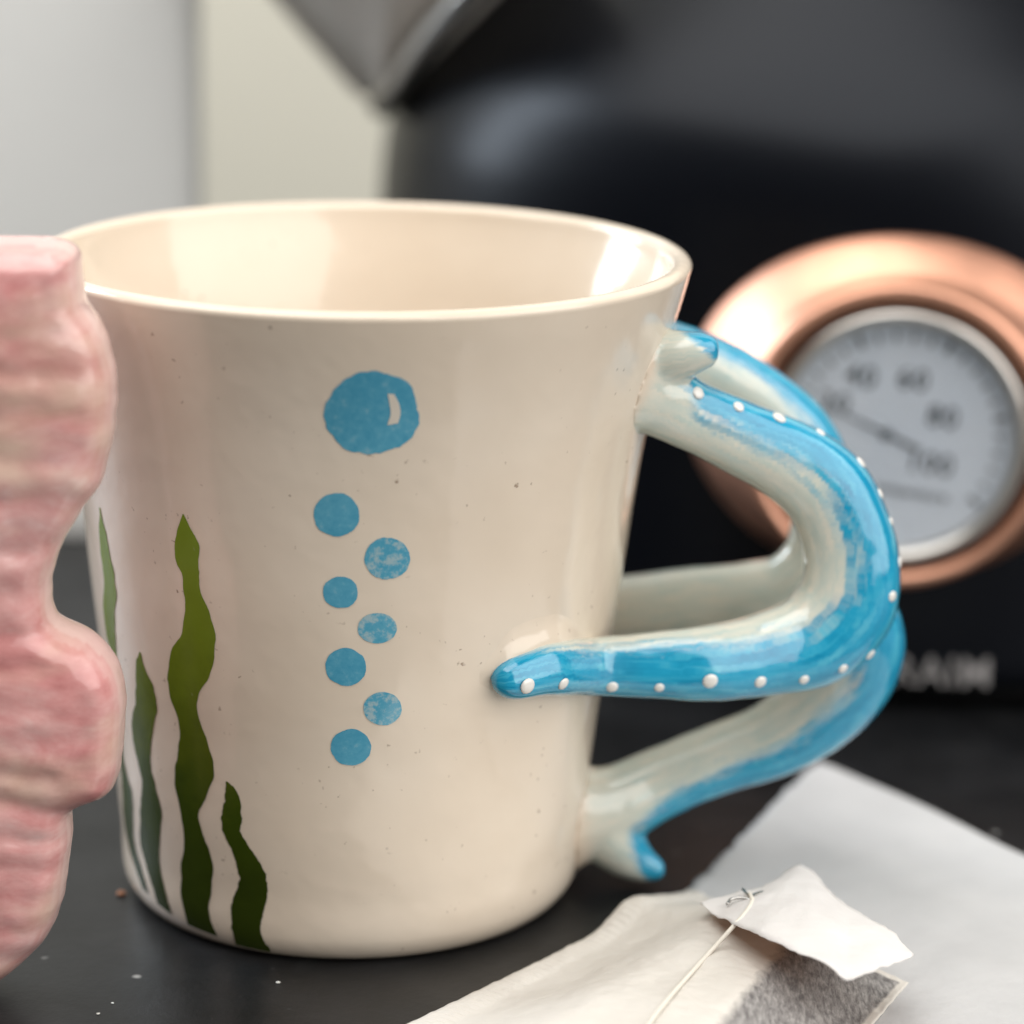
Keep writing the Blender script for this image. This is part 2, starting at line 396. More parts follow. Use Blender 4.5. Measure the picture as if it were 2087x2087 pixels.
weed([(203, 1033), (204, 1109), (213, 1184), (211, 1233), (219, 1298), (232, 1350), (238, 1450), (246, 1552), (250, 1603), (253, 1666), (262, 1720), (278, 1774), (292, 1812)],
     [(205, 1035), (227, 1141), (238, 1206), (234, 1260), (238, 1330), (240, 1370), (246, 1460), (254, 1557), (268, 1609), (272, 1655), (275, 1720), (291, 1774), (304, 1822)], 1.0)
weed([(285, 1328), (278, 1352), (277, 1422), (269, 1476), (274, 1519), (284, 1563), (290, 1593), (288, 1624), (286, 1681), (287, 1723), (300, 1769), (314, 1816), (322, 1842)],
     [(287, 1330), (294, 1357), (313, 1401), (320, 1438), (311, 1498), (307, 1552), (316, 1598), (330, 1655), (327, 1700), (326, 1759), (336, 1811), (344, 1840), (352, 1864)], 4.0)
weed([(373, 1047), (363, 1076), (357, 1109), (359, 1141), (373, 1179), (377, 1233), (373, 1282), (351, 1325), (342, 1379), (349, 1422), (365, 1476), (366, 1521), (357, 1565), (357, 1598), (367, 1645), (375, 1700), (375, 1728), (369, 1779), (370, 1823), (384, 1884)],
     [(375, 1048), (386, 1071), (403, 1103), (406, 1152), (408, 1201), (430, 1255), (439, 1325), (427, 1379), (406, 1412), (403, 1449), (424, 1514), (435, 1557), (435, 1588), (422, 1619), (406, 1666), (419, 1715), (435, 1759), (431, 1811), (427, 1860), (444, 1908)], 7.0)
weed([(461, 1592), (459, 1624), (453, 1660), (455, 1694), (473, 1733), (484, 1767), (488, 1798), (473, 1839), (473, 1883), (481, 1925)],
     [(464, 1593), (476, 1603), (488, 1624), (493, 1676), (490, 1694), (510, 1728), (536, 1769), (546, 1813), (538, 1857), (532, 1899), (553, 1940)], 11.0)

# tentacles of the handle: (px, py, Y, width in px, paint centre, cream)
LIMBS = []
def tentacle(ctrl, n=150, m=40, squash=0.92, taper_end=False, flat=0.0, name='tentacle', root=0, root_at_end=False, spread=0.42):
    C = []
    for px, py, Y, wd, pc, cr in ctrl:
        P = at(px, py, Y) if Y is not None else None
        k = (P-CO)@fw/FPX
        C.append((*P, wd*k/2, pc, cr))
    C = catmull(C, n); path = C[:, :3]; rad = np.maximum(C[:, 3], 0.01)
    if taper_end:
        q = np.linspace(0, 1, n); e = 0.05
        k = np.where(q > 1-e, np.sqrt(np.clip(1-((q-(1-e))/e)**2, 0.0, 1)), 1.0); rad = np.maximum(rad*k, 0.004)
    T = np.gradient(path, axis=0); T /= np.linalg.norm(T, axis=1)[:, None]
    V = []; pa = []; crm = []; uv = []; Nn = []
    d = np.linalg.norm(np.gradient(path, axis=0), axis=1); s = np.cumsum(d)
    a = np.linspace(0, 2*np.pi, m, endpoint=False)
    for i in range(n):
        view = path[i]-CO; view /= np.linalg.norm(view)
        O = np.cross(T[i], view)
        O /= np.linalg.norm(O)
        D = np.cross(T[i], O); 
        ca, sa = np.cos(a), np.sin(a)
        e = 2.0/(2.0+flat)
        cx, cy = np.sign(ca)*np.abs(ca)**e, np.sign(sa)*np.abs(sa)**e
        r = rad[i]
        for j in range(m):
            dirv = O*cx[j]+D*cy[j]*squash
            p = path[i]+r*dirv
            p = p+0.022*dirv*nz(p, 1.1, 3.0)+0.008*dirv*nz(p, 3.5, 8.0)
            V.append(p); pa.append(0.5+0.62*(ca[j]-C[i, 4]+0.16)); uv.append((s[i]/3.0, j/m if j < m else 1)); Nn.append(dirv)
            crm.append(np.clip(C[i, 5], 0, 1))
    if root:                                # the clay flows out on to the wall of the mug
        for q in range(root):
            i = n-1-q if root_at_end else q
            wgt = (1-q/root)
            cen_ = path[i]
            for j in range(m):
                k_ = i*m+j; p = cen_+(V[k_]-cen_)*(1+spread*wgt**2.4)
                t_ = math.atan2(p[1], p[0]-float(mug_c(p[2]))); sp_ = mug_pt(t_, p[2], -0.02)[0]
                V[k_] = p+(sp_-p)*wgt**1.6; crm[k_] = max(crm[k_], float(smoothstep(0.45, 0.9, wgt)))
    F = []
    for i in range(n-1):
        for j in range(m):
            k = (j+1) % m; F.append((i*m+j, i*m+k, (i+1)*m+k, (i+1)*m+j))
    F.append(tuple(range(m))); F.append(tuple(range((n-1)*m, n*m)))
    LIMBS.append((np.array(V), F, np.array(pa), np.array(crm), np.array([(u, 0.5+0.5*math.cos(2*math.pi*v)) for u, v in uv])))
    return None, np.array(V), np.array(Nn)
hs = mug_hit(1060, 1392)
tipY = float(mug_pt(*hs)[0][1])
def surfY(px, py, out=0.0):
    h = mug_hit(px, py); return float(mug_pt(*h, out)[0][1])
_, FV, FN = tentacle([
    (1292, 778, -1.30, 176, 1.1, 0.4), (1318, 793, -1.28, 168, 1.0, 0.1), (1350, 812, -1.25, 158, 0.8, 0.0), (1405, 845, -1.2, 142, 0.28, 0), (1510, 893, -1.15, 150, 0.20, 0),
    (1606, 938, -1.1, 172, 0.22, 0), (1683, 1000, -1.1, 186, 0.18, 0), (1722, 1075, -1.15, 192, 0.12, 0), (1735, 1160, -1.2, 200, 0.22, 0),
    (1718, 1240, -1.25, 210, 0.10, 0), (1655, 1302, -1.35, 200, -0.05, 0), (1550, 1335, -1.55, 172, -0.12, 0), (1447, 1350, -1.8, 158, -0.25, 0),
    (1310, 1357, surfY(1200, 1380, 0.55), 132, -0.35, 0.0), (1210, 1359, surfY(1190, 1380, 0.30), 122, -0.35, 0.05),
    (1110, 1364, surfY(1110, 1370, 0.26), 112, -0.45, 0.0), (1040, 1382, surfY(1040, 1385, 0.20), 94, -0.9, 0.0), (1000, 1388, surfY(1000, 1390, 0.14), 80, -1.0, 0.0)], n=260, taper_end=True, flat=0.5, root=22)
tentacle([(1338, 712, 0.6, 140, 1.0, 0.3), (1378, 724, 0.7, 136, 0.62, 0.0), (1440, 748, 0.8, 132, 0.66, 0), (1505, 783, 0.85, 134, 0.66, 0), (1570, 828, 0.9, 140, 0.60, 0),
          (1630, 890, 0.9, 142, 0.55, 0), (1668, 970, 0.9, 140, 0.5, 0), (1678, 1060, 0.95, 135, 0.6, 0), (1660, 1140, 1.0, 135, 0.75, 0),
          (1600, 1200, 1.1, 140, 1.0, 0), (1520, 1214, 1.3, 140, 1.3, 0), (1400, 1228, 1.7, 142, 1.4, 0), (1270, 1246, 2.2, 145, 1.4, 0.3), (1150, 1262, 2.75, 150, 1.4, 0.9)], n=170, root=12)
tentacle([(1742, 1215, -0.55, 150, 0.1, 0), (1756, 1300, -0.4, 180, 0.1, 0), (1735, 1372, -0.25, 184, 0.26, 0), (1672, 1442, -0.15, 178, 0.36, 0), (1580, 1505, -0.1, 158, 0.44, 0), (1460, 1548, -0.1, 146, 0.50, 0),
          (1350, 1594, -0.15, 148, 0.60, 0), (1270, 1632, -0.25, 160, 0.95, 0.05), (1225, 1650, -0.3, 176, 1.3, 0.3), (1200, 1658, -0.3, 182, 1.4, 0.5)], n=150, root=24, root_at_end=True)
tentacle([(1212, 1610, -0.2, 60, 1.6, 0.1), (1222, 1655, -0.28, 136, 1.5, 0.1), (1244, 1700, -0.36, 138, 0.75, 0.0), (1276, 1738, -0.4, 108, 0.35, 0), (1312, 1762, -0.45, 74, -0.2, 0), (1338, 1769, -0.5, 50, -1.0, 0), (1356, 1768, -0.5, 30, -1, 0)], n=70, taper_end=True)
tentacle([(1298, 738, -1.22, 132, 1.7, 0.5), (1324, 734, -1.32, 124, 1.6, 0.2), (1358, 728, -1.44, 112, 1.6, 0), (1400, 721, -1.53, 98, 1.15, 0), (1436, 716, -1.58, 80, 0.25, 0), (1466, 718, -1.60, 54, -0.6, 0)], n=80, taper_end=True, root=18, spread=0.30)
# the limbs are one piece of clay: fuse them and soften the creases where they meet
from mathutils.kdtree import KDTree
LV_ = np.concatenate([l[0] for l in LIMBS]); LF_ = []; o_ = 0
for l in LIMBS:
    LF_ += [tuple(v+o_ for v in f) for f in l[1]]; o_ += len(l[0])
raw = recalc(obj('raw_clay', LV_, LF_, None, mug))
md = raw.modifiers.new('fuse', 'REMESH'); md.mode = 'VOXEL'; md.voxel_size = 0.05*S; md.use_smooth_shade = True
md = raw.modifiers.new('soften', 'SMOOTH'); md.factor = 0.5; md.iterations = 9
dg = bpy.context.evaluated_depsgraph_get(); em = raw.evaluated_get(dg).to_mesh()
HV = np.array([tuple(v.co) for v in em.vertices])/S+origin[mug.name]; HF = [tuple(p.vertices) for p in em.polygons]
raw.evaluated_get(dg).to_mesh_clear(); bpy.data.objects.remove(raw)
kd = KDTree(len(LV_))
for i, p in enumerate(LV_): kd.insert(p, i)
kd.balance()
LP_, LC_, LU_ = (np.concatenate([l[k] for l in LIMBS]) for k in (2, 3, 4))
hp, hc, hu_ = [], [], []
for p in HV:
    nn = kd.find_n(p, 4); w_ = np.array([1/(d_+0.01) for _, _, d_ in nn]); w_ /= w_.sum(); ii = [i for _, i, _ in nn]
    hp.append(float(w_@LP_[ii])); hc.append(float(w_@LC_[ii])); hu_.append(LU_[ii[0]])
front = obj('tentacle_handle', HV, HF, MAT_TENT, mug, uv=hu_, attr={'paint': hp, 'cream': hc})
def clay_ridge(pts, W_, Hc):
    A_ = np.array([mug_hit(x, y) for x, y in pts]); A_ = catmull(np.c_[A_, 0*A_[:, :1]], 60); rows = []
    for i, (t_, z_, _) in enumerate(A_):
        q = i/59; f = float(smoothstep(0, 0.30, q)*smoothstep(1.0, 0.6, q)); row = []
        for s_k in np.linspace(-1, 1, 33):
            h = Hc*f*math.exp(-(s_k*2.1)**2)-0.012*abs(s_k)**4-0.004*(f < 0.02)
            row.append(mug_pt(t_, z_+s_k*W_*(0.35+0.65*f), h+0.012*f*nz((q*6, s_k, 0), 1.5)*(1-abs(s_k)))[0])
        rows.append(np.array(row))
    V, F = loft(rows, closed=False, cap=False); return recalc_out(obj('clay_ridge', V, F, MAT_CREAM, mug))
clay_ridge([(972, 1382), (1010, 1362), (1060, 1334), (1110, 1318), (1160, 1314), (1200, 1314)], 0.55, 0.13)
# white slip dots along the front tentacle
fp = proj(FV); vd = FV-CO; vd /= np.linalg.norm(vd, axis=1)[:, None]; facing = (FN*vd).sum(1)
dots = [(1426, 798, 15), (1503, 831, 14), (1583, 848, 15), (1672, 884, 13), (1758, 943, 14), (1797, 1000, 13), (1817, 1060, 12), (1833, 1143, 12), (1819, 1210, 14),
        (1777, 1329, 13), (1717, 1363, 13), (1641, 1388, 13), (1551, 1392, 14), (1448, 1396, 15), (1340, 1400, 12), (1245, 1396, 14), (1148, 1397, 13), (1078, 1400, 15)]
def dome(P, Nv, r, name, m, parent, h=0.34):
    Nv = Nv/np.linalg.norm(Nv); a = np.cross(Nv, [0.3, 0.1, 0.9]); a /= np.linalg.norm(a); b = np.cross(Nv, a)
    V = []; k = 14; lev = [(-0.35, 0.98), (0.0, 1.0), (0.45, 0.88), (0.80, 0.58)]
    for z, q in lev:
        for j in range(k):
            t = 2*math.pi*j/k; V.append(P+r*q*(math.cos(t)*a+math.sin(t)*b)+Nv*r*h*z)
    V.append(P+Nv*r*h)
    F = [(i*k+j, i*k+(j+1) % k, (i+1)*k+(j+1) % k, (i+1)*k+j) for i in range(3) for j in range(k)]+[(3*k+j, 3*k+(j+1) % k, 4*k) for j in range(k)]
    return recalc(obj(name, V, F, m, parent))
for x, y, r in dots:
    e = np.hypot(fp[:, 0]-x, fp[:, 1]-y)+np.where(facing > -0.03, 400, 0)
    i = int(np.argmin(e))
    dome(HV[int(np.argmin(((HV-FV[i])**2).sum(1)))], FN[i], r*0.0066*(0.86+0.3*random.random()), 'white_dot', MAT_DOT, front)

# ------------------------------------------------------------------ pink ceramic seahorse
SY = -4.1
sea = thing('seahorse', 'pink ribbed ceramic seahorse figurine standing on its curled tail beside mug', 'figurine', (-5.6, SY, 0))
CR = np.array([(60, 480), (118, 481), (150, 492), (166, 515), (172, 585), (176, 614), (199, 643), (220, 684), (238, 751), (240, 813), (236, 875), (220, 937), (214, 970), (200, 997),
      (174, 1024), (160, 1053), (133, 1094), (114, 1144), (107, 1169), (107, 1228), (110, 1300), (116, 1400), (126, 1500), (140, 1600), (147, 1659), (149, 1696), (142, 1751),
      (133, 1820), (115, 1871), (96, 1907), (69, 1935), (23, 1976), (-30, 2012), (-62, 2032)], float)
CL = np.array([(-60, 480), (-150, 500), (-230, 560), (-250, 640), (-230, 720), (-200, 800), (-210, 900), (-250, 1000), (-280, 1150), (-300, 1300), (-310, 1450), (-290, 1600), (-250, 1750), (-200, 1860), (-170, 1950), (-150, 2012), (-142, 2032)], float)
def contour(C):
    W3 = np.array([at(x, y, SY) for x, y in C]); o_ = np.argsort(W3[:, 2]); return W3[o_, 2], W3[o_, 0]
FULL = np.array([p for p in CR if p[1] < 1235] + [(113, 1250), (124, 1266), (152, 1273), (184, 1287), (216, 1315), (243, 1352), (254, 1388), (258, 1430), (254, 1494), (248, 1558), (234, 1600), (211, 1621), (188, 1629), (152, 1634), (145, 1642)] + [p for p in CR if p[1] > 1650], float)
zr, xr = contour(CR); zf, xf = contour(FULL); zl, xl = contour(CL)
def soften(z_, x_, wd=0.055):
    zz_ = np.linspace(z_.min(), z_.max(), 900); xx_ = np.interp(zz_, z_, x_); st = (zz_[1]-zz_[0]); k_ = int(3*wd/st); g_ = np.exp(-0.5*((np.arange(-k_, k_+1)*st)/wd)**2); g_ /= g_.sum()
    return zz_, np.convolve(np.pad(xx_, k_, mode='edge'), g_, 'valid')
zr, xr = soften(zr, xr, 0.09); zf, xf = soften(zf, xf); zl, xl = soften(zl, xl, 0.12)
z_lo = 0.02; z_hi = min(zr.max(), zl.max())
nrow, mc = 420, 56
OUT = np.concatenate([np.stack([xf, zf], -1)[::4], np.stack([xl, zl], -1)[::-1][::6]]); OUT = np.concatenate([OUT, OUT[:1]])
OA, OB = OUT[:-1], OUT[1:]; OD = OB-OA; OL = (OD**2).sum(1)+1e-12
def edge_dist(x, z):
    p = np.array([x, z]); t = np.clip(((p-OA)*OD).sum(1)/OL, 0, 1); return float(np.sqrt((((OA+OD*t[:, None])-p)**2).sum(1).min()))
V = []; gr = []; ed = []; isfin = []
zs = z_hi-(z_hi-z_lo)*np.linspace(0, 1, nrow)
z_fa, z_fb = float(at(150, 1240, SY)[2]), float(at(150, 1640, SY)[2])
for i, z in enumerate(zs):
    x1 = float(np.interp(z, zf, xf)); xb = float(np.interp(z, zr, xr)); x0 = float(np.interp(z, zl, xl))
    cx, hw = (x0+x1)/2, (x1-x0)/2
    tz = (z_hi-z)/0.55; top = math.sqrt(max(0.02, tz*(2-tz))) if tz < 1 else 1.0
    for side in (1, -1):
        for k in range(mc):
            a_ = math.pi*k/mc; x = cx+side*hw*math.cos(a_)
            dr, dl = max(0.0, x1-x), max(0.0, x-x0)
            dd = edge_dist(x, z); e_ = min(1, dd/0.36)
            t = 0.60*math.sqrt(e_*(2-e_))+0.34*(1-math.exp(-dd/0.9)) if 0 < k and i > 0 else 0.0
            zw = z+0.13*(x-xb)+0.22*nz((x, 0, z), 0.5, 2.0)+0.07*nz((x, 0, z), 1.5, 4.0); ph = zw/0.58 if zw > 5.2 else 5.2/0.58+(zw-5.2)/0.44
            msk = float(smoothstep(z_hi-0.8, z_hi-1.7, z))*(0.7+0.8*nz((x, 0, z), 0.7, 9.0))
            infin = z_fb < z < z_fa and x > xb-0.05
            if infin: msk *= 0.25
            rib = min(1, max(0, 0.5+0.5*math.sin(2*math.pi*ph)*msk))**0.8; g = 1-rib
            dsp = (-0.042*(g-0.5)+0.03*nz((x, side, z), 1.2, 5.0)+0.016*nz((x, side, z), 4.0, 1.0))*min(1, t/0.5)
            V.append((x+(0.012*nz((0, 0, z), 5.0, 3.0) if dr < 0.02 else 0), SY-side*(t+dsp), z))
            gr.append(max(0, g-0.35)*(1.0 if not infin else 0.3)); ed.append(1.0 if dd < 0.05 else (0.4 if dd < 0.12 else 0.0)); isfin.append(infin)
m2 = 2*mc
F = [(i*m2+j, i*m2+(j+1) % m2, (i+1)*m2+(j+1) % m2, (i+1)*m2+j) for i in range(nrow-1) for j in range(m2)]+[tuple(range((nrow-1)*m2, nrow*m2))]
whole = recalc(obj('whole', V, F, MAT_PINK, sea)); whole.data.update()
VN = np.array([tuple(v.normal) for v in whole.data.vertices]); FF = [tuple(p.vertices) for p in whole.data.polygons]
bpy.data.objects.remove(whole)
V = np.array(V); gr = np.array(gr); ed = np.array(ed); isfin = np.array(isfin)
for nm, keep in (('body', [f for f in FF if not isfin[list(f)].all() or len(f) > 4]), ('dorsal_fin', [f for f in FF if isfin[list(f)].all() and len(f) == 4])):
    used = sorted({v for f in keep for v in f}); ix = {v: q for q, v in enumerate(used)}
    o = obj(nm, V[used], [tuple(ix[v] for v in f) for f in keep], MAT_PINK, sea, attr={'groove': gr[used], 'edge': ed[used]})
    o.data.normals_split_custom_set_from_vertices([tuple(n) for n in VN[used]])
# snout, eye and tail curl (mostly beyond the left edge of the picture)
hz = float(at(-230, 640, SY)[2]); hx = float(at(-200, 640, SY)[0])
V, F = tube([(hx+0.5, SY, hz), (hx-0.4, SY, hz-0.1), (hx-1.2, SY, hz-0.3), (hx-1.9, SY, hz-0.45), (hx-2.1, SY, hz-0.5)], [0.7, 0.55, 0.38, 0.36, 0.28], 20)
obj('snout', V, F, MAT_PINK, sea, attr={'groove': [0]*len(V), 'edge': [0]*len(V)})
dome(np.array([hx+0.1, SY-0.95, hz+0.25]), np.array([0, -1, 0.0]), 0.16, 'eye', MAT_INK, sea)
bx = float(at(-110, 2020, SY)[0]); tp = []
for q in np.linspace(0, 1, 40):
    t = -0.5*math.pi-q*2.2*math.pi*1.0; rr = 0.95*(1-0.55*q); tp.append((bx-0.2+rr*math.cos(t)*1.0-0.3*q, SY, 1.30+rr*math.sin(t)*0.9))
tr = np.linspace(0.40, 0.16, 40)
V, F = tube(tp, tr, 18); V = np.array(V); V[:, 2] += 0.0-V[:, 2].min()
obj('tail', V, F, MAT_PINK, sea, attr={'groove': [0]*len(V), 'edge': [0]*len(V)})

# ------------------------------------------------------------------ kettle
KY = 18.5; KX = float(at(1850, 800, KY)[0]); KC = np.array([KX, KY])
def sil(px, py):
    d = ray(px, py); t = ((KC-CO[:2])@d[:2])/(d[:2]@d[:2]); P = CO+t*d; return float(np.hypot(*(P[:2]-KC))), float(P[2])
sh = [sil(*p) for p in ((772, 440), (779, 330), (793, 232), (824, 145), (880, 60), (970, -40))]
KP = [(0.0, 0.42), (8.6, 0.42)]
r_bot = sh[0][0]+0.35
KP += [(r_bot-0.25, 0.42), (r_bot-0.05, 0.52), (r_bot, 0.8)]
for u in np.linspace(0.15, 0.95, 8): KP.append((r_bot+(sh[0][0]-r_bot)*u, 0.8+(sh[0][1]-0.8)*u))
KP += sh
r5, z5 = sh[-1]
KP += [(r5-1.0, z5+0.95), (r5-2.2, z5+1.8), (r5-3.6, z5+2.5), (r5-5.2, z5+3.0), (0.0, z5+3.5)]
cl = catmull([(r, 0, z) for r, z in KP[4:]], 90)[:, [0, 2]]
prof = KP[:4]+[tuple(p) for p in cl]
th = np.linspace(0, 2*np.pi, 160, endpoint=False)
rings = [np.stack([KX+max(r, 0.001)*np.cos(th), KY+max(r, 0.001)*np.sin(th), 0*th+z], -1) for r, z in prof]
kettle = thing('kettle', 'black satin kettle with copper rimmed temperature gauge, standing behind mug', 'kettle', (KX, KY, 0))
V, F = loft(rings, cap=False); recalc(obj('body', V, F, MAT_KETTLE, kettle))
RB = r_bot-0.7
bp = [(0.001, 0.0), (RB-0.1, 0.0), (RB, 0.08), (RB, 0.40), (0.001, 0.40)]
V, F = loft([np.stack([KX+r*np.cos(th), KY+r*np.sin(th), 0*th+z], -1) for r, z in bp], cap=False)
recalc(obj('power_base', V, F, MAT_BASE, kettle))
# spout: a folded steel beak rising from the shoulder
ap = at(762, 212, KY-1.0)
def sp(px, py, dY): return at(px, py, KY+dY)
top = [sp(395, -190, -0.5), sp(530, -185, -3.6), sp(820, -170, -5.8), sp(1150, -150, -6.6), sp(1120, -120, 3.0), sp(500, -190, 3.0)]
bot = [sp(728, 195, -0.5), sp(770, 160, -2.6), sp(778, 175, -2.9), sp(788, 215, -1.2), sp(835, 205, 1.2), sp(745, 205, 1.0)]
rg = []
for u in np.linspace(0, 1, 12):
    rg.append(np.array([np.array(b0)+(np.array(t0)-np.array(b0))*u for b0, t0 in zip(bot, top)]))
V, F = loft(rg); spout = recalc(obj('spout', V, F, MAT_SPOUT, kettle, smooth=False)); bevel(spout, 0.18, 3)
V, F = tube(catmull([sp(776, 215, -1.6), sp(805, 170, -2.6), sp(868, 85, -4.0), sp(945, 0, -5.2), sp(1040, -90, -6.2)], 24), 0.26, 14)
obj('spout_seam', V, F, MAT_STEEL, spout)
# gauge, facing the camera side
GN = np.array([0.0, -1.0, 0.0])
view = at(1830, 890, 7.0)-CO; az = math.atan2(view[0], view[1])
GN = np.array([-math.sin(az*0.9), -math.cos(az*0.9), 0.0]); GX = np.array([math.cos(az*0.9), -math.sin(az*0.9), 0.0]); GZ = np.array([0, 0, 1.0])
surf = KC+GN[:2]*sh[0][0]
GC = at(1830, 890, float(surf[1])-0.95)                 # centre of the dial face
def gp(x, z, n=0.0): return GC+GX*x+GZ*z+GN*n
kz = (GC-CO)@fw/FPX
RD = 246*kz
def gring(rx, rz, n, dz=0.0, k=128, bend=0.0):
    t = np.linspace(0, 2*np.pi, k, endpoint=False)
    return np.array([gp(rx*math.cos(q), rz*math.sin(q)+dz, n-bend*(rx*math.cos(q))**2/(2*sh[0][0])) for q in t])
BX, BZ = 448*kz, 372*kz
cb = [(BX*0.99, BZ*0.99, -1.7, 0.17, 1), (BX, BZ, -1.05, 0.17, 1), (BX*0.99, BZ*0.988, -0.96, 0.17, 1), (BX*0.93, BZ*0.93, -0.70, 0.14, .8), (BX*0.85, BZ*0.86, -0.42, 0.10, .55), (BX*0.77, BZ*0.795, -0.16, 0.05, .3), (RD*1.29, RD*1.29, 0.10, 0.01, .1), (RD*1.25, RD*1.25, 0.15, 0, 0), (RD*1.21, RD*1.21, 0.16, 0, 0), (RD*1.17, RD*1.17, 0.10, 0, 0), (RD*1.14, RD*1.14, -0.05, 0, 0), (RD*1.13, RD*1.13, -0.3, 0, 0)]
V, F = loft([gring(x, z, n, dz, bend=bd) for x, z, n, dz, bd in cb], cap=False)
recalc(obj('copper_bezel', V, F, MAT_COPPER, kettle))
sr = [(RD*1.09, -0.3), (RD*1.09, 0.02), (RD*1.06, 0.16), (RD*1.02, 0.20), (RD*0.98, 0.15), (RD*0.955, 0.02), (RD*0.955, -0.2)]
V, F = loft([gring(r, r, n) for r, n in sr], cap=False); recalc(obj('steel_ring', V, F, MAT_STEEL, kettle))
V, F = loft([gring(RD*0.96, RD*0.96, -0.22), gring(RD*0.96, RD*0.96, -0.12)]); dial = recalc(obj('dial', V, F, MAT_DIAL, kettle, smooth=False))
V, F = loft([gring(RD*1.135, RD*1.135, -0.34), gring(RD*1.135, RD*1.135, -0.28)]); recalc(obj('gauge_well', V, F, MAT_BASE, kettle, smooth=False))
V, F = loft([gring(RD*0.95, RD*0.95, -0.02), gring(RD*0.95, RD*0.95, 0.02)]); recalc(obj('glass', V, F, MAT_GLASS, kettle, smooth=False))
def text(body, size, name, m, parent, place, ext=0.01):
    cu = bpy.data.curves.new(name, 'FONT'); cu.body = body; cu.size = size; cu.align_x = 'CENTER'; cu.align_y = 'CENTER'; cu.extrude = ext; cu.resolution_u = 3
    cu.offset = size*0.004; cu.space_character = 1.08
    t = bpy.data.objects.new('tmp_text', cu); col.objects.link(t)
    dg = bpy.context.evaluated_depsgraph_get(); me = t.evaluated_get(dg).to_mesh()
    V = [place(v.co.x, v.co.y, v.co.z) for v in me.vertices]; F = [tuple(p.vertices) for p in me.polygons]
    t.evaluated_get(dg).to_mesh_clear(); bpy.data.objects.remove(t); bpy.data.curves.remove(cu)
    return obj(name, V, F, m, parent, smooth=False)
def on_dial(px, py):
    d = ray(px, py); P0 = gp(0, 0, -0.115); t = ((P0-CO)@GN)/(d@GN); P = CO+t*d-P0; return P@GX, P@GZ
tl = -0.12
for s, px, py in (('20', 1700, 822), ('40', 1755, 768), ('60', 1861, 774), ('80', 1921, 851), ('100', 1895, 946)):
    u, v = on_dial(px, py)
    text(s, 0.50, 'numeral', MAT_INK, dial, lambda x, y, z, u=u, v=v: gp(u+x*math.cos(tl)-y*math.sin(tl), v+x*math.sin(tl)+y*math.cos(tl), -0.105+z))
u, v = on_dial(1858, 1003)
text('temperature', 0.22, 'lettering', MAT_INK, dial, lambda x, y, z: gp(u+x*math.cos(tl)-y*math.sin(tl), v+x*math.sin(tl)+y*math.cos(tl), -0.105+z))
hu, hv = on_dial(1806, 884)
for k in range(21):
    a0 = math.radians(165-k*10.2); r0, r1 = RD*0.80, RD*(0.87 if k % 5 else 0.90); wd = 0.028 if k % 5 else 0.045
    e = np.array([math.cos(a0), math.sin(a0)]); p = np.array([-e[1], e[0]])*wd
    q = [e*r0-p, e*r0+p, e*r1+p, e*r1-p]
    V = [gp(x, z, -0.115) for x, z in q]+[gp(x, z, -0.095) for x, z in q]
    recalc(obj('tick_mark', V, [(0,1,2,3), (4,5,6,7), (0,1,5,4), (1,2,6,5), (2,3,7,6), (3,0,4,7)], MAT_INK, dial, smooth=False))
e = np.array([math.cos(math.radians(156)), math.sin(math.radians(156))]); p = np.array([-e[1], e[0]])
q = [e*1.25, e*0.3-p*0.024, -e*0.6-p*0.035, -e*0.64, -e*0.6+p*0.035, e*0.3+p*0.024]
V = [gp(hu+x, hv+z, -0.09) for x, z in q]+[gp(hu+x, hv+z, -0.075) for x, z in q]
F = [tuple(range(6)), tuple(range(6, 12))]+[(i, (i+1) % 6, 6+(i+1) % 6, 6+i) for i in range(6)]
recalc(obj('needle', V, F, MAT_INK, dial, smooth=False))
dome(gp(hu, hv, -0.09), GN, 0.10, 'hub', MAT_INK, dial)
# maker's lettering, wrapped round the power base
def base_hit(px, py):
    d = ray(px, py); t = np.linspace(40, 70, 6000); P = CO+t[:, None]*d
    k = np.where(np.hypot(P[:, 0]-KX, P[:, 1]-KY) < r_bot)[0]; return P[k[0]]
bt = base_hit(1918, 1372); ba = math.atan2(bt[1]-KY, bt[0]-KX)
def wrap(x, y, z, zc=bt[2]):
    zz_ = zc+y
    rr = float(np.interp(zz_, [0.8, sh[0][1]], [r_bot, sh[0][0]]))+0.006+z
    a_ = ba+x/rr; return (KX+rr*math.cos(a_), KY+rr*math.sin(a_), zz_)
text('RAIM', 0.72, 'lettering', MAT_LETTER, kettle, wrap, ext=0.012)

# ------------------------------------------------------------------ tea sachet paper (lies on the counter)
def sheet(name, corner, e1, e2, n1, n2, hfun, m, parent, jag=None, thick=0.02, attrs=None):
    V = []
    for i in range(n1+1):
        for j in range(n2+1):
            u, v = i/n1, j/n2
            p = np.array(corner)+np.array(e1)*u+np.array(e2)*v
            if jag: p = p+jag(u, v)
            V.append((p[0], p[1], hfun(u, v, p)))
    F = [(i*(n2+1)+j, (i+1)*(n2+1)+j, (i+1)*(n2+1)+j+1, i*(n2+1)+j+1) for i in range(n1) for j in range(n2)]
    at_ = None
    o = obj(name, V, F, m, parent)
    s = o.modifiers.new('thickness', 'SOLIDIFY'); s.thickness = thick*S; s.offset = 0
    return o
A = on_z(1668, 1550, 0.25); B = on_z(2087, 1735, 0.12); C = on_z(1395, 1822, 0.05)
e1 = (B-A)[:2]*2.2; e2 = (C-A)[:2]*1.75
sach = thing('paper_sachet', 'opened pale grey paper sachet lying flat beneath tea bag', 'sachet', (A[0], A[1], 0))
